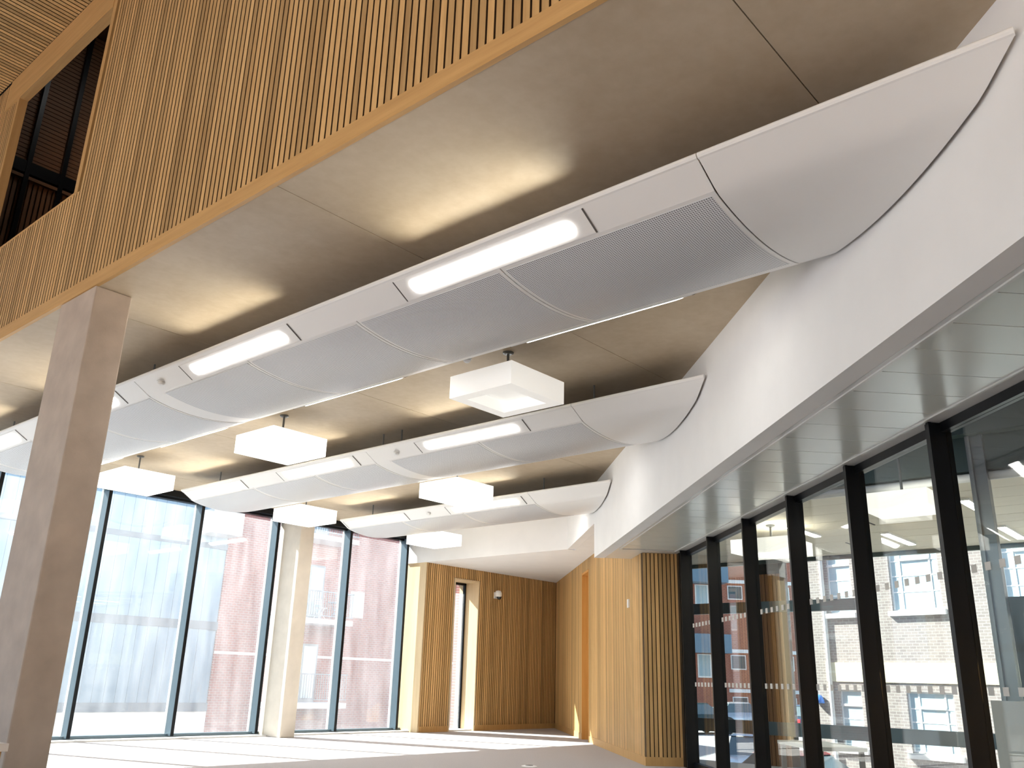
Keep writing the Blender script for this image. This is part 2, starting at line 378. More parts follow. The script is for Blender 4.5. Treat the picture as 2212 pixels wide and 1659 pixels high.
# slatted atrium soffit
ats = thing('ceiling_atrium', 'dark oak slatted soffit high above the opening', 'ceiling', kind='structure')
MB().box(-6.5, XF + 0.03, -6.2, YW, ZT + 0.04, ZT + 0.4).build('backing', M['dark'], ats)  # carried on unseen past the slats to keep sun off the fascia
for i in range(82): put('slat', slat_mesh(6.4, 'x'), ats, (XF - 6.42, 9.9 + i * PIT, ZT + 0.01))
# dim room behind the opening
rm = MB(); rm.box(XF + 0.12, 9.0, 10.0, 17.6, OZ0 - 1.6, OZ0 - 1.5); rm.box(XF + 0.12, 9.0, 10.0, 17.6, 13.6, 13.8)
rm.box(9.0, 9.2, 10, 17.6, OZ0 - 1.6, 13.8); rm.box(XF + 0.12, 9.2, 17.6, 17.8, OZ0 - 1.6, 13.8); rm.box(XF + 0.12, 9.2, 9.8, 10.0, OZ0 - 1.6, 13.8)
rm.box(XF + 0.04, XF + 0.12, 9.8, 17.8, ZT + 0.4, 13.8)
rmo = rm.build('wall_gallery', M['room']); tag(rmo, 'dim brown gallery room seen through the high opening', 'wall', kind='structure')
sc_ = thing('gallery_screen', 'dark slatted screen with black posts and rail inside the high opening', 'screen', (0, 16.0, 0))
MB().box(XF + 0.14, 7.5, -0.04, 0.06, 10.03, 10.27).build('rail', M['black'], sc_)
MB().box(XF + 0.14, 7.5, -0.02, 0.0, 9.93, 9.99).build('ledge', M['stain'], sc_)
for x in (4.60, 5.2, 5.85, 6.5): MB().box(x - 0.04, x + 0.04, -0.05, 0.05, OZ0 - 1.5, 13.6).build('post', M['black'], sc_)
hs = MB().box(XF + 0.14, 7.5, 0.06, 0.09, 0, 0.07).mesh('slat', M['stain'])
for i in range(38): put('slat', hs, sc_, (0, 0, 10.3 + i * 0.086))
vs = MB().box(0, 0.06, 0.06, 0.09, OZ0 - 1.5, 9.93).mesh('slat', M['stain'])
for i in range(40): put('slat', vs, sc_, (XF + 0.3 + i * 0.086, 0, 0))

gl_ = thing('added_gallery_light', 'added unseen ceiling light brightening the dim gallery room', 'ceiling light', (5.4, 13.2, 13.6))  # no lamp known here; added out of view to brighten the screen
MB().lathe((0, 0, 0), [(0, -0.09), (0.32, -0.09), (0.34, -0.05), (0.34, 0), (0, 0)]).build('housing', M['white'], gl_)
MB().lathe((0, 0, -0.09), [(0, -0.05), (0.2, -0.04), (0.3, 0), (0, 0)]).build('diffuser', M['tube'], gl_)

# oak end wall (plane y = 19.75) with the tall slot window
SL0, SL1, SLZ = 20.07, 21.13, 4.46
XD0 = 18.78; XD1 = 25.2
ew = thing('wall_back', 'oak slatted end wall of the alcove with a tall slot window', 'wall', kind='structure')
b = MB(); b.box(XD0, SL0 - 0.03, YD + 0.043, YD + 0.2, 0, ZA); b.box(SL1 + 0.03, XD1 + 0.3, YD + 0.043, YD + 0.2, 0, ZA); b.box(SL0 - 0.03, SL1 + 0.03, YD + 0.043, YD + 0.2, SLZ + 0.05, ZA)
b.build('backing', M['dark'], ew)
x = XD0 + 0.05
while x < XD1:
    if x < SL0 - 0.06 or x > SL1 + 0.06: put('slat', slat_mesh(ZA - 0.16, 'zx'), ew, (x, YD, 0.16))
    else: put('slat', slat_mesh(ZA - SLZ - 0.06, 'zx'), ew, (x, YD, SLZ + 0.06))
    x += PIT
b = MB(); b.box(XD0, SL0 - 0.03, YD + 0.005, YD + 0.05, 0, 0.16); b.box(SL1 + 0.03, XD1, YD + 0.005, YD + 0.05, 0, 0.16)
tag(b.build('baseboard_back', M['board']), 'flat oak skirting below the slatted end wall', 'skirting', kind='structure')
# reveal lining between the last window and the end wall
rv = MB().box(XD0 - 0.02, XD0 + 0.04, YD, YW, 0, ZA).build('trim_3', M['panel_wood'])
tag(rv, 'pale oak reveal panel between window and slatted end wall', 'trim', kind='structure')
rv = thing('trim_4', 'pale oak lining inside the tall slot window recess', 'trim', kind='structure')
MB().box(SL1, SL1 + 0.05, YD - 0.005, YW, 0, SLZ).build('lining_board', M['panel_wood'], rv)
MB().box(SL0 - 0.05, SL0, YD - 0.005, YW, 0, SLZ).build('lining_board', M['panel_wood'], rv)
MB().box(SL0 - 0.05, SL1 + 0.05, YD - 0.005, YW, SLZ, SLZ + 0.05).build('lining_board', M['panel_wood'], rv)
MB().box(SL0 - 0.05, SL1 + 0.05, YD + 0.1, YW, -0.01, 0.04).build('lining_board', M['sill'], rv)
wb = MB(); wb.box(XD0 + 0.04, SL0 - 0.05, YD + 0.2, YW + 0.2, 0, ZC + 0.3); wb.box(SL1 + 0.05, XD1 + 1, YD + 0.2, YW + 0.2, 0, ZC + 0.3); wb.box(SL0 - 0.05, SL1 + 0.05, YD + 0.2, YW + 0.2, SLZ + 0.05, ZC + 0.3)
tag(wb.build('wall_outer', M['red_brick']), 'outer masonry wall behind the oak end wall', 'wall', kind='structure')

# oak side wall (plane n = 4.2) and the slatted pier, local n,a frame
DA0, DA1, DZ = 24.85, 25.95, 4.50
sw = thing('wall_oak_side', 'pale sunlit oak slatted side wall running from the pier into the alcove', 'wall', rotz=ROT_A, kind='structure')
b = MB(); b.box(NE + 0.043, NE + 0.2, 18.25, DA0 - 0.02, 0, ZA); b.box(NE + 0.043, NE + 0.2, DA1 + 0.02, 32.0, 0, ZA); b.box(NE + 0.043, NE + 0.2, DA0 - 0.02, DA1 + 0.02, DZ + 0.03, ZA)
b.box(NE + 0.2, NG, 18.25, 18.5, 0, ZA)
b.build('backing', M['dark'], sw)
a = 18.30
while a < 31.68:
    if a < DA0 - 0.05 or a > DA1 + 0.05: put('slat', slat_mesh((ZS if a < 19.18 else ZA) - 0.16, dark=False), sw, (NE, a, 0.16))
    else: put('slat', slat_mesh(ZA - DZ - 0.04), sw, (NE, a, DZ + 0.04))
    a += PIT
b = MB(); b.box(NE - 0.012, NE + 0.05, 18.2, DA0 - 0.03, 0, 0.16); b.box(NE - 0.012, NE + 0.05, DA1 + 0.03, 31.6, 0, 0.16)
tag(b.build('baseboard_side', M['board'], rotz=ROT_A), 'flat oak skirting below the sunlit oak side wall', 'skirting', kind='structure')
dr = thing('door_1', 'tall doorway with orange oak jambs cut through the oak side wall', 'doorway', rotz=ROT_A, kind='structure')
MB().box(NE - 0.005, NE + 0.62, DA1 - 0.03, DA1 + 0.02, 0, DZ).build('jamb', M['jamb'], dr)
MB().box(NE - 0.005, NE + 0.62, DA0 - 0.02, DA0 + 0.03, 0, DZ).build('jamb', M['jamb'], dr)
MB().box(NE - 0.005, NE + 0.62, DA0, DA1, DZ - 0.03, DZ + 0.03).build('head', M['jamb'], dr)
MB().box(NE + 0.56, NE + 0.62, DA0, DA1, 0, DZ).build('door_leaf', M['board'], dr)
MB().box(NE + 0.53, NE + 0.555, DA0 + 0.12, DA0 + 0.15, 0.95, 1.25).build('door_handle', M['steel'], dr)
pr = thing('wall_pier', 'dark gapped oak slat pier beside the black glazing', 'wall', rotz=ROT_A, kind='structure')
MB().box(NE + 0.01, NG - 0.005, 18.205, 18.25, 0.14, ZS).build('backing', M['dark'], pr)
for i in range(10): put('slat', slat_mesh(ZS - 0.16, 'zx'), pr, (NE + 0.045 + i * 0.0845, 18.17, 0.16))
MB().box(NE - 0.01, NG - 0.005, 18.165, 18.25, 0, 0.16).build('skirting', M['board'], pr)

# ------------------------------------------------------------------ columns
def column(label, x0, y0, mat, z1=ZC):
    o = MB().box(0, 0.435, 0, 0.95, 0, z1).build('concrete_column', mat, loc=(x0, y0, 0)); bevel(o, 0.018, 2)
    return tag(o, label, 'column', 'rectangular concrete columns')
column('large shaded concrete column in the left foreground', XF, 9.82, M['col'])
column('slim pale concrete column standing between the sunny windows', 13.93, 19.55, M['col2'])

# ------------------------------------------------------------------ south window wall
w1 = thing('window_1', 'tall sunlit window wall with slim grey mullions', 'window', kind='structure')
MX = [1.98, 4.34, 6.70, 9.06, 11.45, 13.73, 16.23, 18.47]
ZH = 5.57
for x in MX:
    m = MB().box(x, x + 0.07, YW - 0.25, YW + 0.02, 0.06, ZH).build('mullion', M['grey'], w1)
    MB().box(x - 0.004, x + 0.074, YW - 0.265, YW - 0.25, 0.06, ZH).build('inner_shade_strip', M['black'], m)  # black strip paints the shade on the mullion's inner face
    MB().box(x - 0.012, x + 0.082, YW + 0.03, YW + 0.10, 0.06, ZH).build('cover_cap', M['gasket'], m)
MB().box(MX[0], XD0, YW - 0.25, YW + 0.1, ZH, ZC).build('head_frame', M['black'], w1)
MB().box(MX[0], XD0, YW - 0.10, YW + 0.1, ZH - 0.05, ZH).build('head_frame', M['black'], w1)
MB().box(MX[0], XD0, YW - 0.12, YW + 0.1, 0.03, 0.10).build('sill_frame', M['grey'], w1)
for x0, x1 in zip(MX, MX[1:] + [XD0]):
    MB().box(x0 + 0.07, x1, YW - 0.006, YW + 0.006, 0.08, ZH - 0.02).build('pane', M['glass_l'], w1)
tag(MB().box(MX[0], XD0, YW - 0.5, YW - 0.05, 0, 0.035).build('trim_5', M['sill']), 'pale floor edge strip along the foot of the window wall', 'trim', kind='structure')
wl_ = MB(); wl_.box(-9, MX[0], YW - 0.1, YW + 0.2, 0, 12); wl_.box(MX[0], XF + 0.3, YW, YW + 0.2, ZC, 12); wl_.box(XF + 0.3, 27, YW + 0.11, YW + 0.3, ZC, 9.5)
tag(wl_.build('wall_south', M['plaster']), 'plain wall around the sunlit window wall', 'wall', kind='structure')
w3 = thing('window_3', 'narrow dark framed slot window in the oak end wall', 'window', kind='structure')
MB().box(SL0, SL0 + 0.06, YW - 0.30, YW - 0.2, 0.04, SLZ).build('frame', M['black'], w3)
MB().box(SL1 - 0.05, SL1, YW - 0.30, YW - 0.2, 0.04, SLZ).build('frame', M['black'], w3)
MB().box(SL0, SL1, YW - 0.30, YW - 0.2, SLZ - 0.07, SLZ).build('frame', M['black'], w3)
MB().box(SL0, SL1, YW - 0.256, YW - 0.244, 0.04, SLZ - 0.06).build('pane', M['glass_l'], w3)

# ------------------------------------------------------------------ lobby glazing (local n,a frame)
w2 = thing('window_2', 'black framed glass wall between the hall and the entrance lobby', 'window', rotz=ROT_A, kind='structure')
MA = [0.57, 2.47, 4.37, 6.27, 8.17, 10.07, 11.95, 13.85, 15.78, 17.62]
for i, a in enumerate(MA):
    m = MB().box(NG - 0.16, NG + 0.06, a, a + 0.09, 0, ZS - 0.005).build('mullion', M['black'], w2)
    MB().box(NG - 0.18, NG - 0.15, a - 0.015, a + 0.035, 0, ZS - 0.004).build('fin', M['black'], m)
MB().box(NG - 0.10, NG + 0.1, 18.0, 18.17, 0, ZS).build('end_frame', M['black'], w2)
MB().box(NG - 0.05, NG + 0.06, -4, 18.17, ZS - 0.10, ZS - 0.002).build('head_frame', M['black'], w2)
MB().box(NG - 0.05, NG + 0.06, -4, 18.17, 0, 0.12).build('sill_frame', M['black'], w2)
sq = MB().box(NG - 0.004, NG - 0.001, 0, 0.085, 0, 0.075).mesh('marker_square', M['frost'])
ends = [-4] + MA + [18.0]
for a0, a1 in zip(ends[:-1], ends[1:]):
    p = MB().box(NG, NG + 0.012, a0 + 0.09, a1, 0.12, ZS - 0.10).build('pane', M['glass_r'], w2)
    if a0 < 6: continue
    n = max(2, int((a1 - a0 - 0.2) / 0.19))
    for i in range(n):
        for z in (1.485, 2.58): put('marker_square', sq, p, (0, a0 + 0.17 + i * (a1 - a0 - 0.16) / n, z))
# ================================================================== ceiling rafts
HW = 1.07
def prof(u):
    au = abs(u)
    if au <= 0.78: return 5.06 + 0.105 * (u / 0.78) ** 2
    return 5.165 + (au - 0.78) / 0.27 * 0.165
def strip_mesh(name, mat, u0, u1, yfun0, yfun1, off=0.0, th=0.012, nu=8, smooth=False):
    vs = []; fs = []
    us = [u0 + (u1 - u0) * i / nu for i in range(nu + 1)]
    for k in (0, 1):
        for u in us:
            ya, yb_ = yfun0(u), yfun1(u)
            vs += [(u, ya, prof(u) - off + k * th), (u, yb_, prof(u) - off + k * th)]
    n2 = 2 * (nu + 1)
    for i in range(nu):
        a_ = 2 * i
        fs += [(a_, a_ + 1, a_ + 3, a_ + 2), (n2 + a_, n2 + a_ + 2, n2 + a_ + 3, n2 + a_ + 1)]
        fs += [(a_, a_ + 2, n2 + a_ + 2, n2 + a_), (a_ + 1, n2 + a_ + 1, n2 + a_ + 3, a_ + 3)]
    fs += [(0, n2, n2 + 1, 1), (2 * nu, 2 * nu + 1, n2 + 2 * nu + 1, n2 + 2 * nu)]
    b = MB(); b.add(vs, fs); return b.mesh(name, mat, smooth)
def autosmooth(o, ang=35):
    m = o.modifiers.new('edge', 'EDGE_SPLIT'); m.split_angle = math.radians(ang); return o
def lip_poly(s):
    pts = [(1.05, prof(1.05)), (1.066, 5.336), (1.078, 5.352), (1.08, 5.368), (1.072, 5.38), (1.055, 5.384), (1.03, 5.380), (1.03, prof(1.03) + 0.02)]
    return [(s * p[0], p[1]) for p in pts]
def stadium(cx, hw, y0, y1, n=7):
    r = hw; pts = []
    for i in range(n + 1): t = math.pi + math.pi * i / n; pts.append((cx + r * math.cos(t), y0 + r + r * math.sin(t)))
    for i in range(n + 1): t = math.pi * i / n; pts.append((cx + r * math.cos(t), y1 - r + r * math.sin(t)))
    return pts
def slope_piece(poly, s, off, th):             # polygon in (u along strip, y) laid on the sloping edge strip
    k = 0.165 / 0.27; b = MB(); n = len(poly)
    nz = 1 / math.sqrt(1 + k * k)
    def P(p, d):
        u = p[0]; z = 5.165 + (u - 0.78) * k
        return (s * (u + k * nz * d), p[1], z - nz * d)
    vs = [P(p, off) for p in poly] + [P(p, off + th) for p in poly]
    fs = [tuple(range(n)), tuple(range(2 * n - 1, n - 1, -1))] + [(i, (i + 1) % n, n + (i + 1) % n, n + i) for i in range(n)]
    b.add(vs, fs); return b
def make_raft(xc, seams, wide, lights, yend, label, hangers):
    r = thing('ceiling_raft', label, 'ceiling raft', (xc, 0, 0), group='curved white ceiling rafts')
    ycut = lambda u: yb(xc + u) + 0.05
    s0 = seams[0]
    L_ = lambda c: (lambda u: c)
    # solid sail-shaped end against the bulkhead
    autosmooth(put('end_panel', strip_mesh('end_panel', M['white_metal'], -1.05, 1.05, ycut, L_(s0 - 0.008), nu=28, smooth=True), r))
    for sgn in (-1, 1):
        a_, c_ = (-1.05, -0.80) if sgn < 0 else (0.80, 1.05)
        segs = [s0] + ([wide[0], wide[1]] if wide else []) + [yend]
        for y0, y1 in ([(s0, yend)] if not wide else [(s0, wide[0]), (wide[1], yend)]):
            put('edge_strip', strip_mesh('edge_strip', M['white_metal'], a_, c_, L_(y0 + 0.004), L_(y1 - 0.004), nu=2, smooth=False), r)
        lp = lip_poly(sgn); yl = max(ycut(sgn * 1.05), -1)
        o = MB().prism_y(lp, yl, s0 - 0.004).build('edge_lip', M['white_metal'], r)
        o = MB().prism_y(lp, s0 + 0.004, yend).build('edge_lip', M['white_metal'], r)
        MB().box(*sorted((sgn * 0.86, sgn * 0.98)), ycut(sgn * 0.98) + 0.1, yend - 0.1, 5.36, 5.405).build('top_tray', M['white_metal'], r)
    if wide: autosmooth(put('joint_panel', strip_mesh('joint_panel', M['white_metal'], -1.05, 1.05, L_(wide[0]), L_(wide[1]), off=-0.004, nu=28, smooth=True), r))
    put('upper_sheet', strip_mesh('upper_sheet', M['joint'], -0.95, 0.95, ycut, L_(yend - 0.02), off=-0.06, nu=14), r)
    # bays of perforated steel
    bays = []
    for y0, y1 in zip(seams, seams[1:] + [yend]):
        if wide and y0 < wide[0] < y1: bays += [(y0, wide[0]), (wide[1], y1)]
        else: bays.append((y0, y1))
    bays = [q for q in bays if q[1] - q[0] > 0.3]
    for y0, y1 in bays:
        fo = put('panel_frame', strip_mesh('panel_frame', M['white_metal'], -0.80, 0.80, L_(y0 + 0.006), L_(y1 - 0.006), nu=20), r)
        put('perforated_sheet', strip_mesh('perforated_sheet', M['perf'], -0.77, 0.66, L_(y0 + 0.045), L_(y1 - 0.045), off=0.003, th=0.003, nu=20), fo)
    for y0, y1 in lights:
        for s in (-1, 1):
            f = slope_piece([(0.81, y0 - 0.17), (1.03, y0 - 0.17), (1.03, y1 + 0.17), (0.81, y1 + 0.17)], s, 0.001, 0.006).build('light_plate', M['white_metal'], r)
            slope_piece(stadium(0.915, 0.062, y0, y1), s, 0.007, 0.010).build('light_diffuser', M['tube'], f)
            for yy in (y0 - 0.17, y1 + 0.17):
                slope_piece([(0.81, yy - 0.008), (1.03, yy - 0.008), (1.03, yy + 0.008), (0.81, yy + 0.008)], s, 0.004, 0.004).build('plate_joint', M['joint'], f)
            if s > 0 and y0 == lights[0][0]: continue            # no uplight where the far edge runs into the bulkhead
            ld = bpy.data.lights.new('uplight', 'AREA'); ld.shape = 'RECTANGLE'; ld.size = y1 - y0 - 0.1; ld.size_y = 0.05
            ld.energy = 2.6 if s < 0 else 1.8; ld.color = (1.0, 0.96, 0.84); ld.spread = math.radians(80)
            lo = bpy.data.objects.new('uplight', ld); C.objects.link(lo); lo.parent = r
            lo.location = (s * 0.80, (y0 + y1) / 2, 5.425)
            lo.rotation_euler = Vector((-0.93, 0, 0.37) if s < 0 else (0.75, 0, 0.66)).to_track_quat('-Z', 'Y').to_euler()
    hb = MB().cyl((0, 0, 5.42), (0, 0, ZC), 0.014, n=8).mesh('hanger', M['steel'])
    for y in hangers:
        put('hanger', hb, r, (-0.70, y, 0)); put('hanger', hb, r, (0.70, y, 0))
    return r
make_raft(6.33, [2.80, 5.05, 7.15, 9.25, 13.70, 15.80, 17.90], (11.35, 11.70), [(4.09, 6.14), (8.30, 10.35), (12.47, 14.5), (16.06, 18.1)], 18.45,
          'nearest and largest curved white raft above the foreground, perforated panels and linear lights', [11.9, 17.0])
make_raft(10.88, [7.45, 9.55, 13.9, 16.0], (11.75, 12.10), [(8.60, 10.68), (12.66, 14.70), (16.30, 18.25)], 18.45,
          'middle curved white raft between the rows of box pendants', [7.3, 11.55, 12.05, 17.5])
make_raft(15.40, [12.05, 14.25, 16.35], None, [(12.45, 14.45), (16.2, 18.2)], 18.45,
          'smallest farthest curved white raft beside the alcove downstand', [11.9, 17.6])

# ================================================================== square box pendants
def make_pendant(mat, label, x, y, group='square white box pendants', h=0.31, s=0.543, zb=5.03, ztop=ZC):
    r = thing('box_pendant', label, 'pendant lamp', (x, y, 0), group=group)
    b = MB(); zt = zb + h; t_ = 0.012; fl_ = 0.17
    b.box(-s, s, -s, -s + t_, zb, zt); b.box(-s, s, s - t_, s, zb, zt); b.box(-s, -s + t_, -s + t_, s - t_, zb, zt); b.box(s - t_, s, -s + t_, s - t_, zb, zt)
    b.build('shade', mat, r)
    b = MB(); i_ = s - fl_
    b.box(-s + t_, s - t_, -s + t_, -i_, zb, zb + t_); b.box(-s + t_, s - t_, i_, s - t_, zb, zb + t_); b.box(-s + t_, -i_, -i_, i_, zb, zb + t_); b.box(i_, s - t_, -i_, i_, zb, zb + t_)
    b.build('bottom_flange', mat, r)
    b = MB(); w_ = 0.16
    b.box(-i_, i_, -i_ - t_, -i_, zb + t_, zb + w_); b.box(-i_, i_, i_, i_ + t_, zb + t_, zb + w_); b.box(-i_ - t_, -i_, -i_, i_, zb + t_, zb + w_); b.box(i_, i_ + t_, -i_, i_, zb + t_, zb + w_)
    b.build('inner_upstand', mat, r)
    MB().box(-i_, i_, -i_, i_, zb + w_, zb + w_ + t_).build('recessed_diffuser', mat, r)
    MB().box(-s + t_, s - t_, -s + t_, s - t_, zt - 0.03, zt - 0.018).build('top_plate', M['acrylic_on'] if mat == M['hall_acrylic'] else M['white'], r)
    MB().cyl((0, 0, zt - 0.02), (0, 0, ztop - 0.02), 0.018, n=12).build('stem', M['steel'], r)
    MB().lathe((0, 0, ztop - 0.03), [(0.0, 0.0), (0.05, 0.0), (0.075, 0.012), (0.075, 0.03), (0.0, 0.03)]).build('ceiling_rose', M['steel'], r)
    return r
make_pendant(M['acrylic_low'], 'dimmest and nearest square white box pendant, hollow underside visible', 8.35, 7.42)
make_pendant(M['acrylic_on'], 'glowing square pendant at mid left beneath the nearest raft', 8.35, 12.55)
make_pendant(M['acrylic_on'], 'glowing square pendant touching the large foreground column', 8.35, 17.6)
make_pendant(M['acrylic_on'], 'glowing square pendant at centre between middle and farthest rafts', 12.82, 12.72)
make_pendant(M['acrylic_on'], 'glowing square pendant directly above the slim pale column', 12.82, 17.9)
make_pendant(M['acrylic_on'], 'farthest glowing square pendant beside the alcove downstand', 17.2, 17.85)

# ================================================================== small fittings
def detector(label, xc, u, y, big=True):
    z = prof(u); r = thing('smoke_detector', label, 'smoke detector', (xc + u, y, z - 0.002), group='detectors under the rafts')
    MB().lathe((0, 0, 0), [(0, -0.012), (0.055, -0.012), (0.06, 0.0), (0, 0.0)]).build('base', M['white'], r, True)
    MB().lathe((0, 0, 0), [(0, -0.05), (0.03, -0.05), (0.045, -0.035), (0.046, -0.012), (0, -0.012)]).build('sensor_head', M['white'], r, True)
detector('small round detector on the nearest raft by the column', 6.33, -0.93, 11.14)
detector('round detector on the far edge of the nearest raft', 6.33, 0.90, 7.10)
detector('small round detector on the middle raft edge', 10.88, -0.93, 11.4)
detector('round detector on the farthest raft edge between its lights', 15.40, -0.93, 15.25)
dm = thing('dome_camera', 'white dome security camera on the oak end wall', 'camera', (21.95, YD, 4.13))
MB().box(-0.07, 0.07, -0.04, 0, -0.1, 0.1).build('wall_plate', M['white'], dm)
MB().lathe((0, -0.13, 0), [(0, 0.16), (0.08, 0.14), (0.115, 0.06), (0.115, -0.02), (0.10, -0.05)]).build('housing', M['white'], dm, True)
MB().lathe((0.02, -0.15, -0.02), [(0.085, -0.02), (0.08, -0.06), (0.05, -0.10), (0, -0.12)]).build('dome', M['lens'], dm, True)
sn = thing('wall_sensor', 'small white wall sensor on the pale oak side wall', 'sensor', an(NE, 19.5, 3.17), ROT_A)
MB().box(-0.035, 0, -0.06, 0.06, -0.09, 0.09).build('casing', M['white'], sn)
MB().box(-0.04, -0.035, -0.03, 0.03, -0.05, 0.02).build('sensor_window', M['wframe'], sn)
fo = thing('floor_outlet', 'round metal floor outlet set in the carpet', 'floor outlet', (13.63, 11.28, 0))
MB().lathe((0, 0, 0), [(0, 0.012), (0.11, 0.012), (0.14, 0.004), (0.15, 0.0)]).build('cover', M['gasket'], fo, True)
MB().lathe((0, 0, 0.012), [(0.0, 0.006), (0.07, 0.006), (0.075, 0)]).build('lid', M['steel'], fo, True)
ct = thing('oak_counter', 'corner of a low oak counter at the bottom left edge', 'counter', (0, 0, 0))
MB().box(0.9, 2.10, 5.47, 7.2, 0, 1.06).build('body', M['board'], ct)
MB().box(0.88, 2.12, 5.44, 7.22, 1.06, 1.10).build('top', M['white_metal'], ct)

# ================================================================== entrance lobby beyond the glass
HX0, HX1 = 12.25, 18.1
hf = MB().prism([(an(5.2, -12).x, an(5.2, -12).y), (HX1 + 0.1, -12), (HX1 + 0.1, 11.0), (an(5.2, 18.3).x, an(5.2, 18.3).y)], -0.3, -0.005).build('floor_lobby', M['paving'])
tag(hf, 'pale paved floor of the entrance lobby', 'floor', kind='structure')
yg = lambda x: (ND.x * x - NG - 0.24) / (-ND.y)
hc = MB().prism([(HX0 + 0.1, -8), (HX1 + 0.2, -8), (HX1 + 0.2, yg(HX1 + 0.2)), (HX0 + 0.1, yg(HX0 + 0.1))], ZS + 0.06, ZS + 0.4).build('ceiling_lobby', M['joint'])
tag(hc, 'cream tiled lobby ceiling beyond the glass wall', 'ceiling', kind='structure')
for i in range(9):
    x0 = HX0 + 0.02 + i * 0.69; x1 = min(x0 + 0.672, HX1 + 0.2)
    if x1 - x0 < 0.1: continue
    MB().prism([(x0, -8), (x1, -8), (x1, yg(x1)), (x0, yg(x0))], ZS + 0.02, ZS + 0.06).build('ceiling_plank', M['hall_tile'], hc)
slot = MB().box(-0.35, 0.35, -0.012, 0.012, 0, 0.01).mesh('slot_diffuser', M['joint'])
for x, y in [(13.3, 3.9), (14.6, 5.0), (16.6, 4.2), (16.9, 6.1), (13.1, 2.3), (15.4, 2.6)]: put('slot_diffuser', slot, hc, (x, y, ZS + 0.012))
bm_ = MB(); bm_.box(HX0 - 0.12, HX0, -8, 5.0, ZS + 0.1, 6.2); bm_.box(HX0 - 0.3, HX0 - 0.12, -8, 5.0, ZS + 0.55, 6.2)
tag(bm_.build('trim_6', M['dark_teal']), 'dark grey green beam above the near edge of the lobby ceiling', 'trim', kind='structure')
tag(MB().cyl((HX0 - 0.05, -8, ZS + 0.03), (HX0 - 0.05, 4.98, ZS + 0.03), 0.055, n=12).build('trim_7', M['white_metal'], smooth=True), 'white tube edging the lobby ceiling', 'trim', kind='structure')
rf = MB().prism([(an(NG, -4).x, an(NG, -4).y), (HX1 + 0.3, -9), (HX1 + 0.3, 11.4), (an(NG, 18.3).x, an(NG, 18.3).y)], 6.2, 6.45).build('ceiling_roof', M['dark_teal'])
tag(rf, 'dark roof deck over the entrance lobby', 'roof', kind='structure')
for k, (x, y, lx) in enumerate([(16.5, 5.12, 0.75), (14.2, 3.24, 0.75), (16.75, 3.35, 0.72), (14.9, 6.2, 0.6)]):
    l_ = thing('linear_light', ['short lit linear light below the lobby pendant', 'lit linear light beside the grey lobby post', 'lit linear light right of the grey lobby post', 'lit linear light left in the lobby ceiling'][k], 'ceiling light', (x, y, ZS), group='linear lights in the lobby ceiling')
    MB().box(-lx, lx, -0.075, 0.075, -0.012, 0.02).build('frame', M['white'], l_)
    MB().box(-lx + 0.02, lx - 0.02, -0.06, 0.06, -0.02, -0.012).build('diffuser', M['hall_lamp'], l_)
make_pendant(M['hall_acrylic'], 'square lit pendant hanging in the lobby seen through the glass', 11.78, 3.55, 'lobby box pendants', 0.2, 0.42, 3.70, ZS + 0.5)
make_pendant(M['hall_acrylic'], 'square lit pendant in front of the slatted lobby column', 14.1, 6.45, 'lobby box pendants', 0.22, 0.5, 3.62, ZS + 0.02)
lc = thing('slatted_column', 'brown slat clad column standing in the lobby behind the glass', 'column', (18.25, 8.42, 0))
MB().box(-0.10, 0.3, -0.24, 0.24, 0, ZS).build('core', M['dark'], lc)
lcs = MB().box(0, 0.03, -0.035, 0.035, 0, 3.82).mesh('slat', M['stain'])
for i in range(6): put('slat', lcs, lc, (-0.13, -0.21 + i * 0.084, 0))
gp = MB(); gp.box(0, 0.15, 0, 0.05, 0, 6.2); gp.box(0, 0.15, 0.15, 0.20, 0, 6.2); gp.box(0.06, 0.09, 0.05, 0.15, 0, 6.2)
gpo = gp.build('steel_post', M['steel'], loc=(12.06, 2.59, 0)); tag(gpo, 'grey steel post standing in the lobby at right', 'post')
# outer screen of the lobby with rails
os_ = thing('window_4', 'outer glazed screen of the lobby with grey rails facing the street', 'window', kind='structure')
MB().box(HX1, HX1 + 0.1, 1.0, 11.0, 0.58, 0.84).build('rail', M['grey'], os_)
MB().box(HX1, HX1 + 0.1, 6.6, 11.0, 3.02, 3.25).build('rail', M['grey'], os_)
MB().box(HX1, HX1 + 0.1, -8, 11.0, ZS - 0.06, ZS + 0.1).build('head_frame', M['dark_teal'], os_)
for y in (10.85, 4.55, 1.0, -2.5): MB().box(HX1, HX1 + 0.1, y, y + 0.12, 0, ZS).build('post', M['grey'], os_)
MB().box(HX1 + 0.045, HX1 + 0.055, -8, 11.0, 0, ZS - 0.06).build('pane', M['glass_o'], os_)
dl = thing('lobby_door', 'grey framed lobby door beside the grey post at right', 'door', (12.45, 1.28, 0))
MB().box(0, 0.1, 0, 1.4, 2.44, 2.65).build('top_rail', M['dark_teal'], dl)
MB().box(0, 0.1, 1.22, 1.36, 0, 2.44).build('stile', M['dark_teal'], dl); MB().box(0, 0.1, 0, 0.12, 0, 2.44).build('stile', M['dark_teal'], dl)
MB().box(0, 0.1, 0.12, 1.22, 0, 0.15).build('bottom_rail', M['dark_teal'], dl)
MB().box(0.045, 0.055, 0.12, 1.22, 0.15, 2.44).build('pane', M['glass_o'], dl)
MB().cyl((-0.06, 1.0, 0.9), (-0.06, 1.0, 1.6), 0.015).build('pull_handle', M['steel'], dl)
tb = thing('white_table', 'low white table standing in the lobby behind the glass', 'table', (13.3, 5.55, 0), ROT_A + math.pi / 2)
MB().box(-0.75, 0.75, -0.35, 0.35, 0.70, 0.75).build('table_top', M['white'], tb)
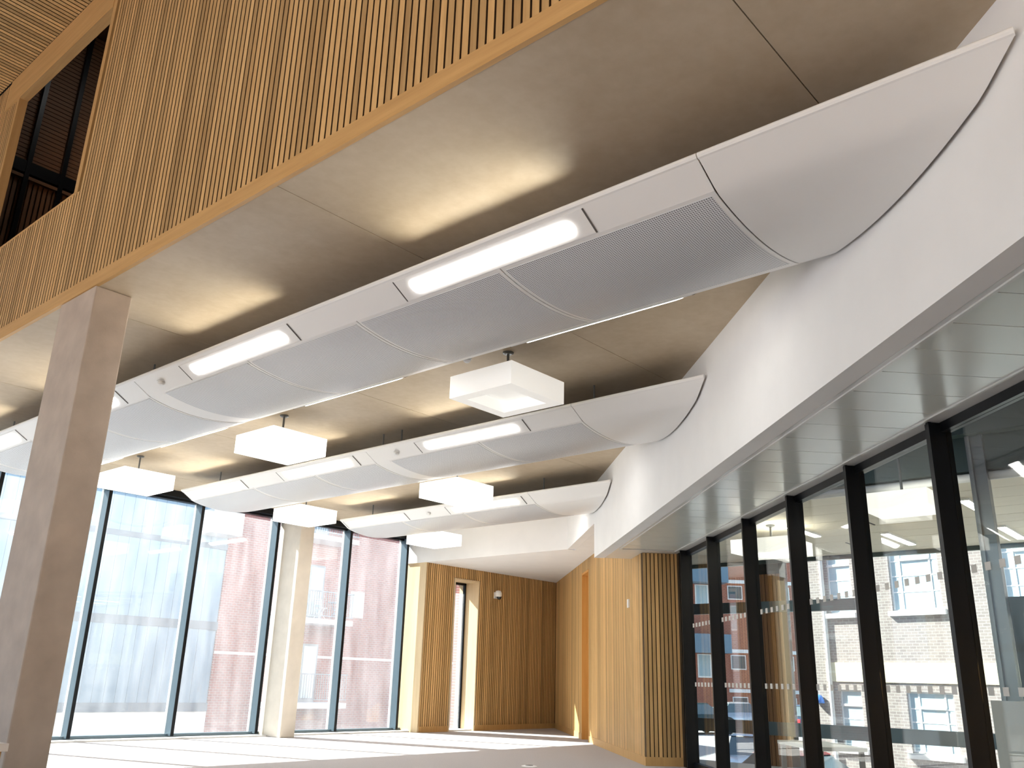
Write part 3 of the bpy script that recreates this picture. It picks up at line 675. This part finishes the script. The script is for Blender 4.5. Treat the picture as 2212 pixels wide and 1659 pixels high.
lg = MB().box(-0.03, 0.03, -0.03, 0.03, 0, 0.70).mesh('leg', M['steel'])
for sx in (-0.68, 0.68):
    for sy in (-0.29, 0.29): put('leg', lg, tb, (sx, sy, 0))
pn = thing('notice_board', 'pale grey free standing board at the right edge of the lobby', 'board', (11.85, 2.08, 0))
MB().box(0, 0.06, 0, 0.78, 0.4, 1.43).build('panel', M['sill'], pn)
for y in (0.06, 0.66): MB().box(-0.02, 0.08, y, y + 0.05, 0, 0.42).build('foot', M['steel'], pn)

# ================================================================== street and buildings
st = MB(); sv = [(n, a, z) for a, z in ((-60, -1.4), (36, -1.4), (44, -0.8), (160, -0.8)) for n in (-90, 140)]
st.add(sv + [(v[0], v[1], v[2] - 0.2) for v in sv], [(0, 1, 3, 2), (2, 3, 5, 4), (4, 5, 7, 6), (8, 10, 11, 9), (10, 12, 13, 11), (12, 14, 15, 13), (0, 2, 10, 8), (2, 4, 12, 10), (4, 6, 14, 12), (1, 9, 11, 3), (3, 11, 13, 5), (5, 13, 15, 7), (0, 8, 9, 1), (6, 7, 15, 14)])
tag(st.build('floor_street', M['asphalt'], rotz=ROT_A), 'grey street outside the windows', 'street', kind='structure')

# buff brick building across the street (rotated frame, local x = normal, y = along)
FR = -math.radians(10); FC = 28.30
fb = thing('buff_brick_building', 'sunlit buff brick building with cream band and white framed windows across the street', 'building', rotz=FR)
wins = [(13.40, 15.05, 3.98, 6.2), (16.45, 17.35, 3.98, 6.2), (13.42, 14.90, -0.30, 1.50), (16.45, 17.25, -0.30, 1.50), (9.6, 11.5, 3.98, 6.2), (9.6, 11.5, -0.30, 1.50)]
ea = sorted(set([-25, 18.7] + [w[0] for w in wins] + [w[1] for w in wins])); ez = [-1.4, -0.30, 1.50, 3.98, 6.2, 12.5]
b = MB()
for a0, a1 in zip(ea[:-1], ea[1:]):
    for z0, z1 in zip(ez[:-1], ez[1:]):
        cx, cz = (a0 + a1) / 2, (z0 + z1) / 2
        if any(w[0] < cx < w[1] and w[2] < cz < w[3] for w in wins): continue
        b.box(FC, FC + 0.3, a0, a1, z0, z1)
b.box(FC + 0.3, FC + 9, -25, 18.7, -1.4, 12.5)
b.build('wall', M['buff_brick'], fb)
MB().box(FC - 0.04, FC, -25, 17.65, 1.76, 2.38).build('cream_band', M['cream'], fb)
MB().box(FC - 0.06, FC, 18.35, 18.72, -1.4, 12.5).build('corner_strip', M['cream'], fb)
MB().cyl((FC - 0.07, 17.5, -1.4), (FC - 0.07, 17.5, 12), 0.07).build('drain_pipe', M['slab'], fb)
for a0, a1, z0, z1 in wins:
    w = MB().box(FC - 0.12, FC + 0.1, a0 - 0.12, a1 + 0.12, z0 - 0.16, z0).build('window_sill', M['slab'], fb)
    f = MB(); t_ = 0.05; x0, x1 = FC + 0.08, FC + 0.14
    f.box(x0, x1, a0, a1, z0, z0 + t_); f.box(x0, x1, a0, a1, z1 - t_, z1); f.box(x0, x1, a0, a0 + t_, z0, z1); f.box(x0, x1, a1 - t_, a1, z0, z1)
    if a1 - a0 > 1.2:
        m0, m1 = a0 + 0.3, a1 - 0.35
        f.box(x0, x1, m0 - 0.025, m0 + 0.025, z0, z1); f.box(x0, x1, m1 - 0.025, m1 + 0.025, z0, z1)
    else: m0, m1 = a0, a1
    for k in (0.27, 0.5, 0.72): f.box(x0 + 0.01, x1 - 0.01, a0, a1, z0 + k * (z1 - z0) - 0.02, z0 + k * (z1 - z0) + 0.02)
    f.box(x0 - 0.03, x1, m0, m1, z0 + 0.72 * (z1 - z0), z0 + 0.72 * (z1 - z0) + 0.07)
    fo_ = f.build('window_frame', M['wframe'], fb)
    MB().box(FC + 0.10, FC + 0.12, a0, a1, z0, z1).build('pane', M['pane_blue'], fo_)
bl = thing('street_lamp', 'small blue wall lamp on the buff brick corner', 'lamp', rotz=FR)
MB().lathe((FC - 0.12, 17.95, 1.05), [(0, 0.28), (0.1, 0.24), (0.16, 0.1), (0.17, 0.0), (0, 0.0)]).build('cover', M['blue_lamp'], bl, True)
MB().box(FC - 0.12, FC, 17.92, 17.98, 1.1, 1.16).build('bracket', M['steel'], bl)

# red brick flats at the end of the street, local n,a frame
RB = 58.0
rb = thing('red_brick_flats', 'red brick flats with white bands and blue balconies at the end of the street', 'building', rotz=ROT_A)
MB().box(10, 40, RB, RB + 8, -0.8, 15).build('wall', M['far_brick'], rb)
for z in (8.0, 3.58, 1.15, 12.4): MB().box(18.9, 40, RB - 0.12, RB, z, z + 0.22).build('band', M['wframe'], rb)
for z0 in (6.85, 2.45, -0.1):
    for n0 in (19.1, 22.3, 25.5):
        wf = MB().box(n0, n0 + 1.0, RB - 0.06, RB, z0 + 0.1, z0 + 1.0).build('window_frame', M['wframe'], rb)
        MB().box(n0 + 0.06, n0 + 0.94, RB - 0.08, RB - 0.06, z0 + 0.16, z0 + 0.94).build('pane', M['pane_dark'], wf)
for z in (8.0, 3.6):
    bc = MB().box(12, 18.8, RB - 1.3, RB, z - 0.1, z + 1.05).build('balcony', M['clad'], rb)
    for n0 in (13.0, 15.0, 16.9):
        wf = MB().box(n0, n0 + 1.7, RB - 0.08, RB, z - 1.6, z - 0.15).build('window_frame', M['wframe'], rb)
        MB().box(n0 + 0.07, n0 + 0.8, RB - 0.1, RB - 0.08, z - 1.5, z - 0.22).build('pane', M['pane_blue'], wf)
        MB().box(n0 + 0.9, n0 + 1.63, RB - 0.1, RB - 0.08, z - 1.5, z - 0.22).build('pane', M['pane_blue'], wf)

# south side: pale blue clad building and the brick flats with balconies
YB = 31.0
cb = thing('blue_clad_building', 'pale blue metal clad building seen through the left windows', 'building', (0, YB, 0))
MB().box(-6, 18.74, 0.05, 9, -1.4, 8.6).build('wall', M['clad'], cb)
sheet = MB().box(0, 0.39, 0, 0.05, 0, 1).mesh('cladding_sheet', M['clad'])
for z0, z1 in ((0.42, 3.0), (3.3, 6.0), (6.2, 8.6)):
    x = 4.0
    while x < 18.3:
        o = put('cladding_sheet', sheet, cb, (x, 0, z0)); o.scale = (1, 1, z1 - z0); x += 0.4
for z0, z1 in ((0.12, 0.42), (3.0, 3.3), (6.0, 6.2)): MB().box(4, 18.74, -0.03, 0.05, z0, z1).build('flashing_band', M['clad_band'], cb)
MB().box(4, 18.74, 0, 0.05, -1.4, 0.12).build('plinth', M['slab'], cb)
bx_ = MB().box(17.4, 18.70, -1.0, 0.0, 6.45, 7.35).build('bay_box', M['slab'], cb)
MB().box(17.6, 18.5, -1.02, -1.0, 6.55, 7.2).build('pane', M['pane_blue'], bx_)
fl2 = thing('balcony_flats', 'red brick flats with railed balconies behind the slim pale column', 'building', (0, YB, 0))
MB().box(18.75, 34, 0, 9, -1.4, 8.7).build('wall', M['red_brick'], fl2)
MB().box(18.75, 34, -0.02, 0, 2.15, 2.25).build('string_course', M['slab'], fl2)
for k, z in enumerate((0.25, 3.45, 6.8)):
    bc = MB().box(20.6, 24.2, -1.3, 0, z, z + 0.2).build('balcony_slab', M['slab'], fl2)
    rl = MB(); rl.box(20.6, 24.2, -1.28, -1.24, z + 1.25, z + 1.3); rl.box(20.6, 24.2, -1.28, -1.24, z + 0.3, z + 0.34); rl.box(24.14, 24.18, -1.28, 0, z + 1.25, z + 1.3)
    rl.build('top_rail', M['rail'], bc)
    bar = MB().box(-0.009, 0.009, -1.27, -1.25, z + 0.3, z + 1.27).mesh('baluster', M['rail'])
    for i in range(31): put('baluster', bar, bc, (20.66 + i * 0.116, 0, 0))
    d_ = MB(); d_.box(22.0, 23.5, -0.06, 0.02, z + 0.2, z + 2.45)
    do = d_.build('balcony_door', M['rail'], fl2)
    MB().box(22.08, 22.72, -0.075, -0.06, z + 0.35, z + 2.36).build('pane', M['pane_blue'], do)
    MB().box(22.78, 23.42, -0.075, -0.06, z + 0.35, z + 2.36).build('pane', M['pane_blue'], do)
wf = MB().box(25.0, 25.75, -0.05, 0, 3.9, 5.0).build('window_frame', M['wframe'], fl2); MB().box(25.06, 25.69, -0.06, -0.05, 3.96, 4.94).build('pane', M['pane_blue'], wf)
# folding garden chair and table on the middle balcony
gc = thing('garden_chair', 'white folding chair on the balcony behind the railing', 'chair', (22.9, YB - 0.75, 3.65))
b = MB(); b.cyl((-0.2, -0.15, 0), (0.2, 0.0, 0.45), 0.012, n=6); b.cyl((0.2, -0.15, 0), (-0.2, 0.0, 0.45), 0.012, n=6)
b.cyl((-0.2, 0.2, 0), (0.2, 0.2, 0.45), 0.012, n=6); b.cyl((0.2, 0.2, 0), (-0.2, 0.2, 0.45), 0.012, n=6); b.build('crossed_legs', M['wframe'], gc)
b = MB()
for i in range(5): b.box(-0.2, 0.2, -0.18 + i * 0.08, -0.12 + i * 0.08, 0.45, 0.465)
b.build('seat', M['wframe'], gc)
b = MB(); b.box(-0.2, -0.17, 0.19, 0.21, 0.45, 0.85); b.box(0.17, 0.2, 0.19, 0.21, 0.45, 0.85)
for i in range(3): b.box(-0.2, 0.2, 0.19, 0.205, 0.6 + i * 0.09, 0.66 + i * 0.09)
b.build('backrest', M['wframe'], gc)
gt = thing('garden_table', 'pale blue round table on the balcony beside the folding chair', 'table', (23.65, YB - 0.7, 3.65))
MB().lathe((0, 0, 0), [(0, 0.74), (0.3, 0.74), (0.3, 0.71), (0, 0.71)]).build('table_top', M['clad'], gt)
MB().cyl((-0.2, 0, 0), (0.2, 0, 0.71), 0.012, n=6).build('leg', M['clad'], gt); MB().cyl((0.2, 0, 0), (-0.2, 0, 0.71), 0.012, n=6).build('leg', M['clad'], gt)

# ------------------------------------------------------------------ cars
def make_car(paint, label, loc, rotz):
    r = thing('car', label, 'car', loc, rotz, 'cars in the street')
    st_ = [(-2.1, 0.70, 0.35, 0.62), (-2.0, 0.80, 0.28, 0.82), (-1.5, 0.85, 0.2, 0.92), (-0.5, 0.87, 0.18, 0.95), (0.6, 0.87, 0.18, 0.94), (0.95, 0.86, 0.18, 0.92), (1.6, 0.83, 0.2, 0.80), (2.0, 0.76, 0.28, 0.66), (2.12, 0.66, 0.35, 0.52)]
    vs = []; fs = []
    for x, w, z0, z1 in st_: vs += [(x, -w, z0), (x, -w * 1.02, (z0 + z1) / 2), (x, -w * 0.93, z1), (x, w * 0.93, z1), (x, w * 1.02, (z0 + z1) / 2), (x, w, z0)]
    for i in range(len(st_) - 1):
        for j in range(6): fs.append((i * 6 + j, (i + 1) * 6 + j, (i + 1) * 6 + (j + 1) % 6, i * 6 + (j + 1) % 6))
    fs += [tuple(range(6)), tuple(range(len(st_) * 6 - 1, len(st_) * 6 - 7, -1))]
    b = MB(); b.add(vs, fs); b.build('body', paint, r, True)
    g = [(-1.75, 0.78, 0.90), (-1.15, 0.62, 1.40), (0.15, 0.62, 1.43), (1.0, 0.76, 0.90)]
    vs = []; fs = []
    for x, w, z in g: vs += [(x, -w, z), (x, w, z)]
    vs += [(-1.15, -0.79, 0.90), (-1.15, 0.79, 0.90), (0.15, -0.79, 0.90), (0.15, 0.79, 0.90)]
    fs = [(0, 1, 3, 2), (2, 3, 5, 4), (4, 5, 7, 6), (0, 2, 8), (1, 9, 3), (2, 4, 10, 8), (3, 9, 11, 5), (4, 6, 10), (5, 11, 7), (0, 8, 10, 6, 7, 11, 9, 1)]
    b = MB(); b.add(vs, fs); b.build('cabin_glass', M['pane_dark'], r)
    b = MB(); b.add([(-1.2, -0.63, 1.395), (-1.2, 0.63, 1.395), (0.2, 0.63, 1.425), (0.2, -0.63, 1.425), (-1.15, -0.55, 1.45), (-1.15, 0.55, 1.45), (0.1, 0.55, 1.48), (0.1, -0.55, 1.48)], [(0, 3, 2, 1), (4, 5, 6, 7), (0, 1, 5, 4), (1, 2, 6, 5), (2, 3, 7, 6), (3, 0, 4, 7)])
    b.build('roof', paint, r)
    wh = MB().cyl((0, -0.1, 0), (0, 0.1, 0), 0.31, n=18).mesh('wheel', M['tyre']); hub = MB().cyl((0, -0.11, 0), (0, 0.11, 0), 0.18, n=14).mesh('hub', M['car_silver'])
    for x in (-1.35, 1.35):
        for s in (-1, 1):
            w = put('wheel', wh, r, (x, s * 0.78, 0.31)); put('hub', hub, w)
    for s in (-1, 1):
        MB().box(2.02, 2.13, s * 0.6 - 0.12, s * 0.6 + 0.12, 0.52, 0.66).build('headlamp', M['head'], r)
        MB().box(-2.11, -2.0, s * 0.62 - 0.1, s * 0.62 + 0.1, 0.58, 0.76).build('tail_lamp', M['car_red'], r)
    MB().box(2.09, 2.15, -0.35, 0.35, 0.42, 0.56).build('grille', M['black'], r)
    return r
def at(n, a, z): v = an(n, a, z); return (v.x, v.y, v.z)
make_car(M['car_dark'], 'dark parked car far down the street at left', at(13.6, 47.0, -0.8), ROT_A + 0.5)
make_car(M['car_silver'], 'silver parked car far down the street', at(17.6, 52.0, -0.8), ROT_A + 0.25)
make_car(M['car_blue'], 'dark blue parked car behind the slatted lobby column', at(20.8, 50.0, -0.8), ROT_A + 0.6)
make_car(M['car_silver'], 'silver car driving nearer on the street behind the mullion', at(10.2, 29.3, -1.4), ROT_A - 1.9)
make_car(M['car_red'], 'red car at the bottom edge close to the lobby', at(9.0, 21.8, -1.4), ROT_A - 0.9)
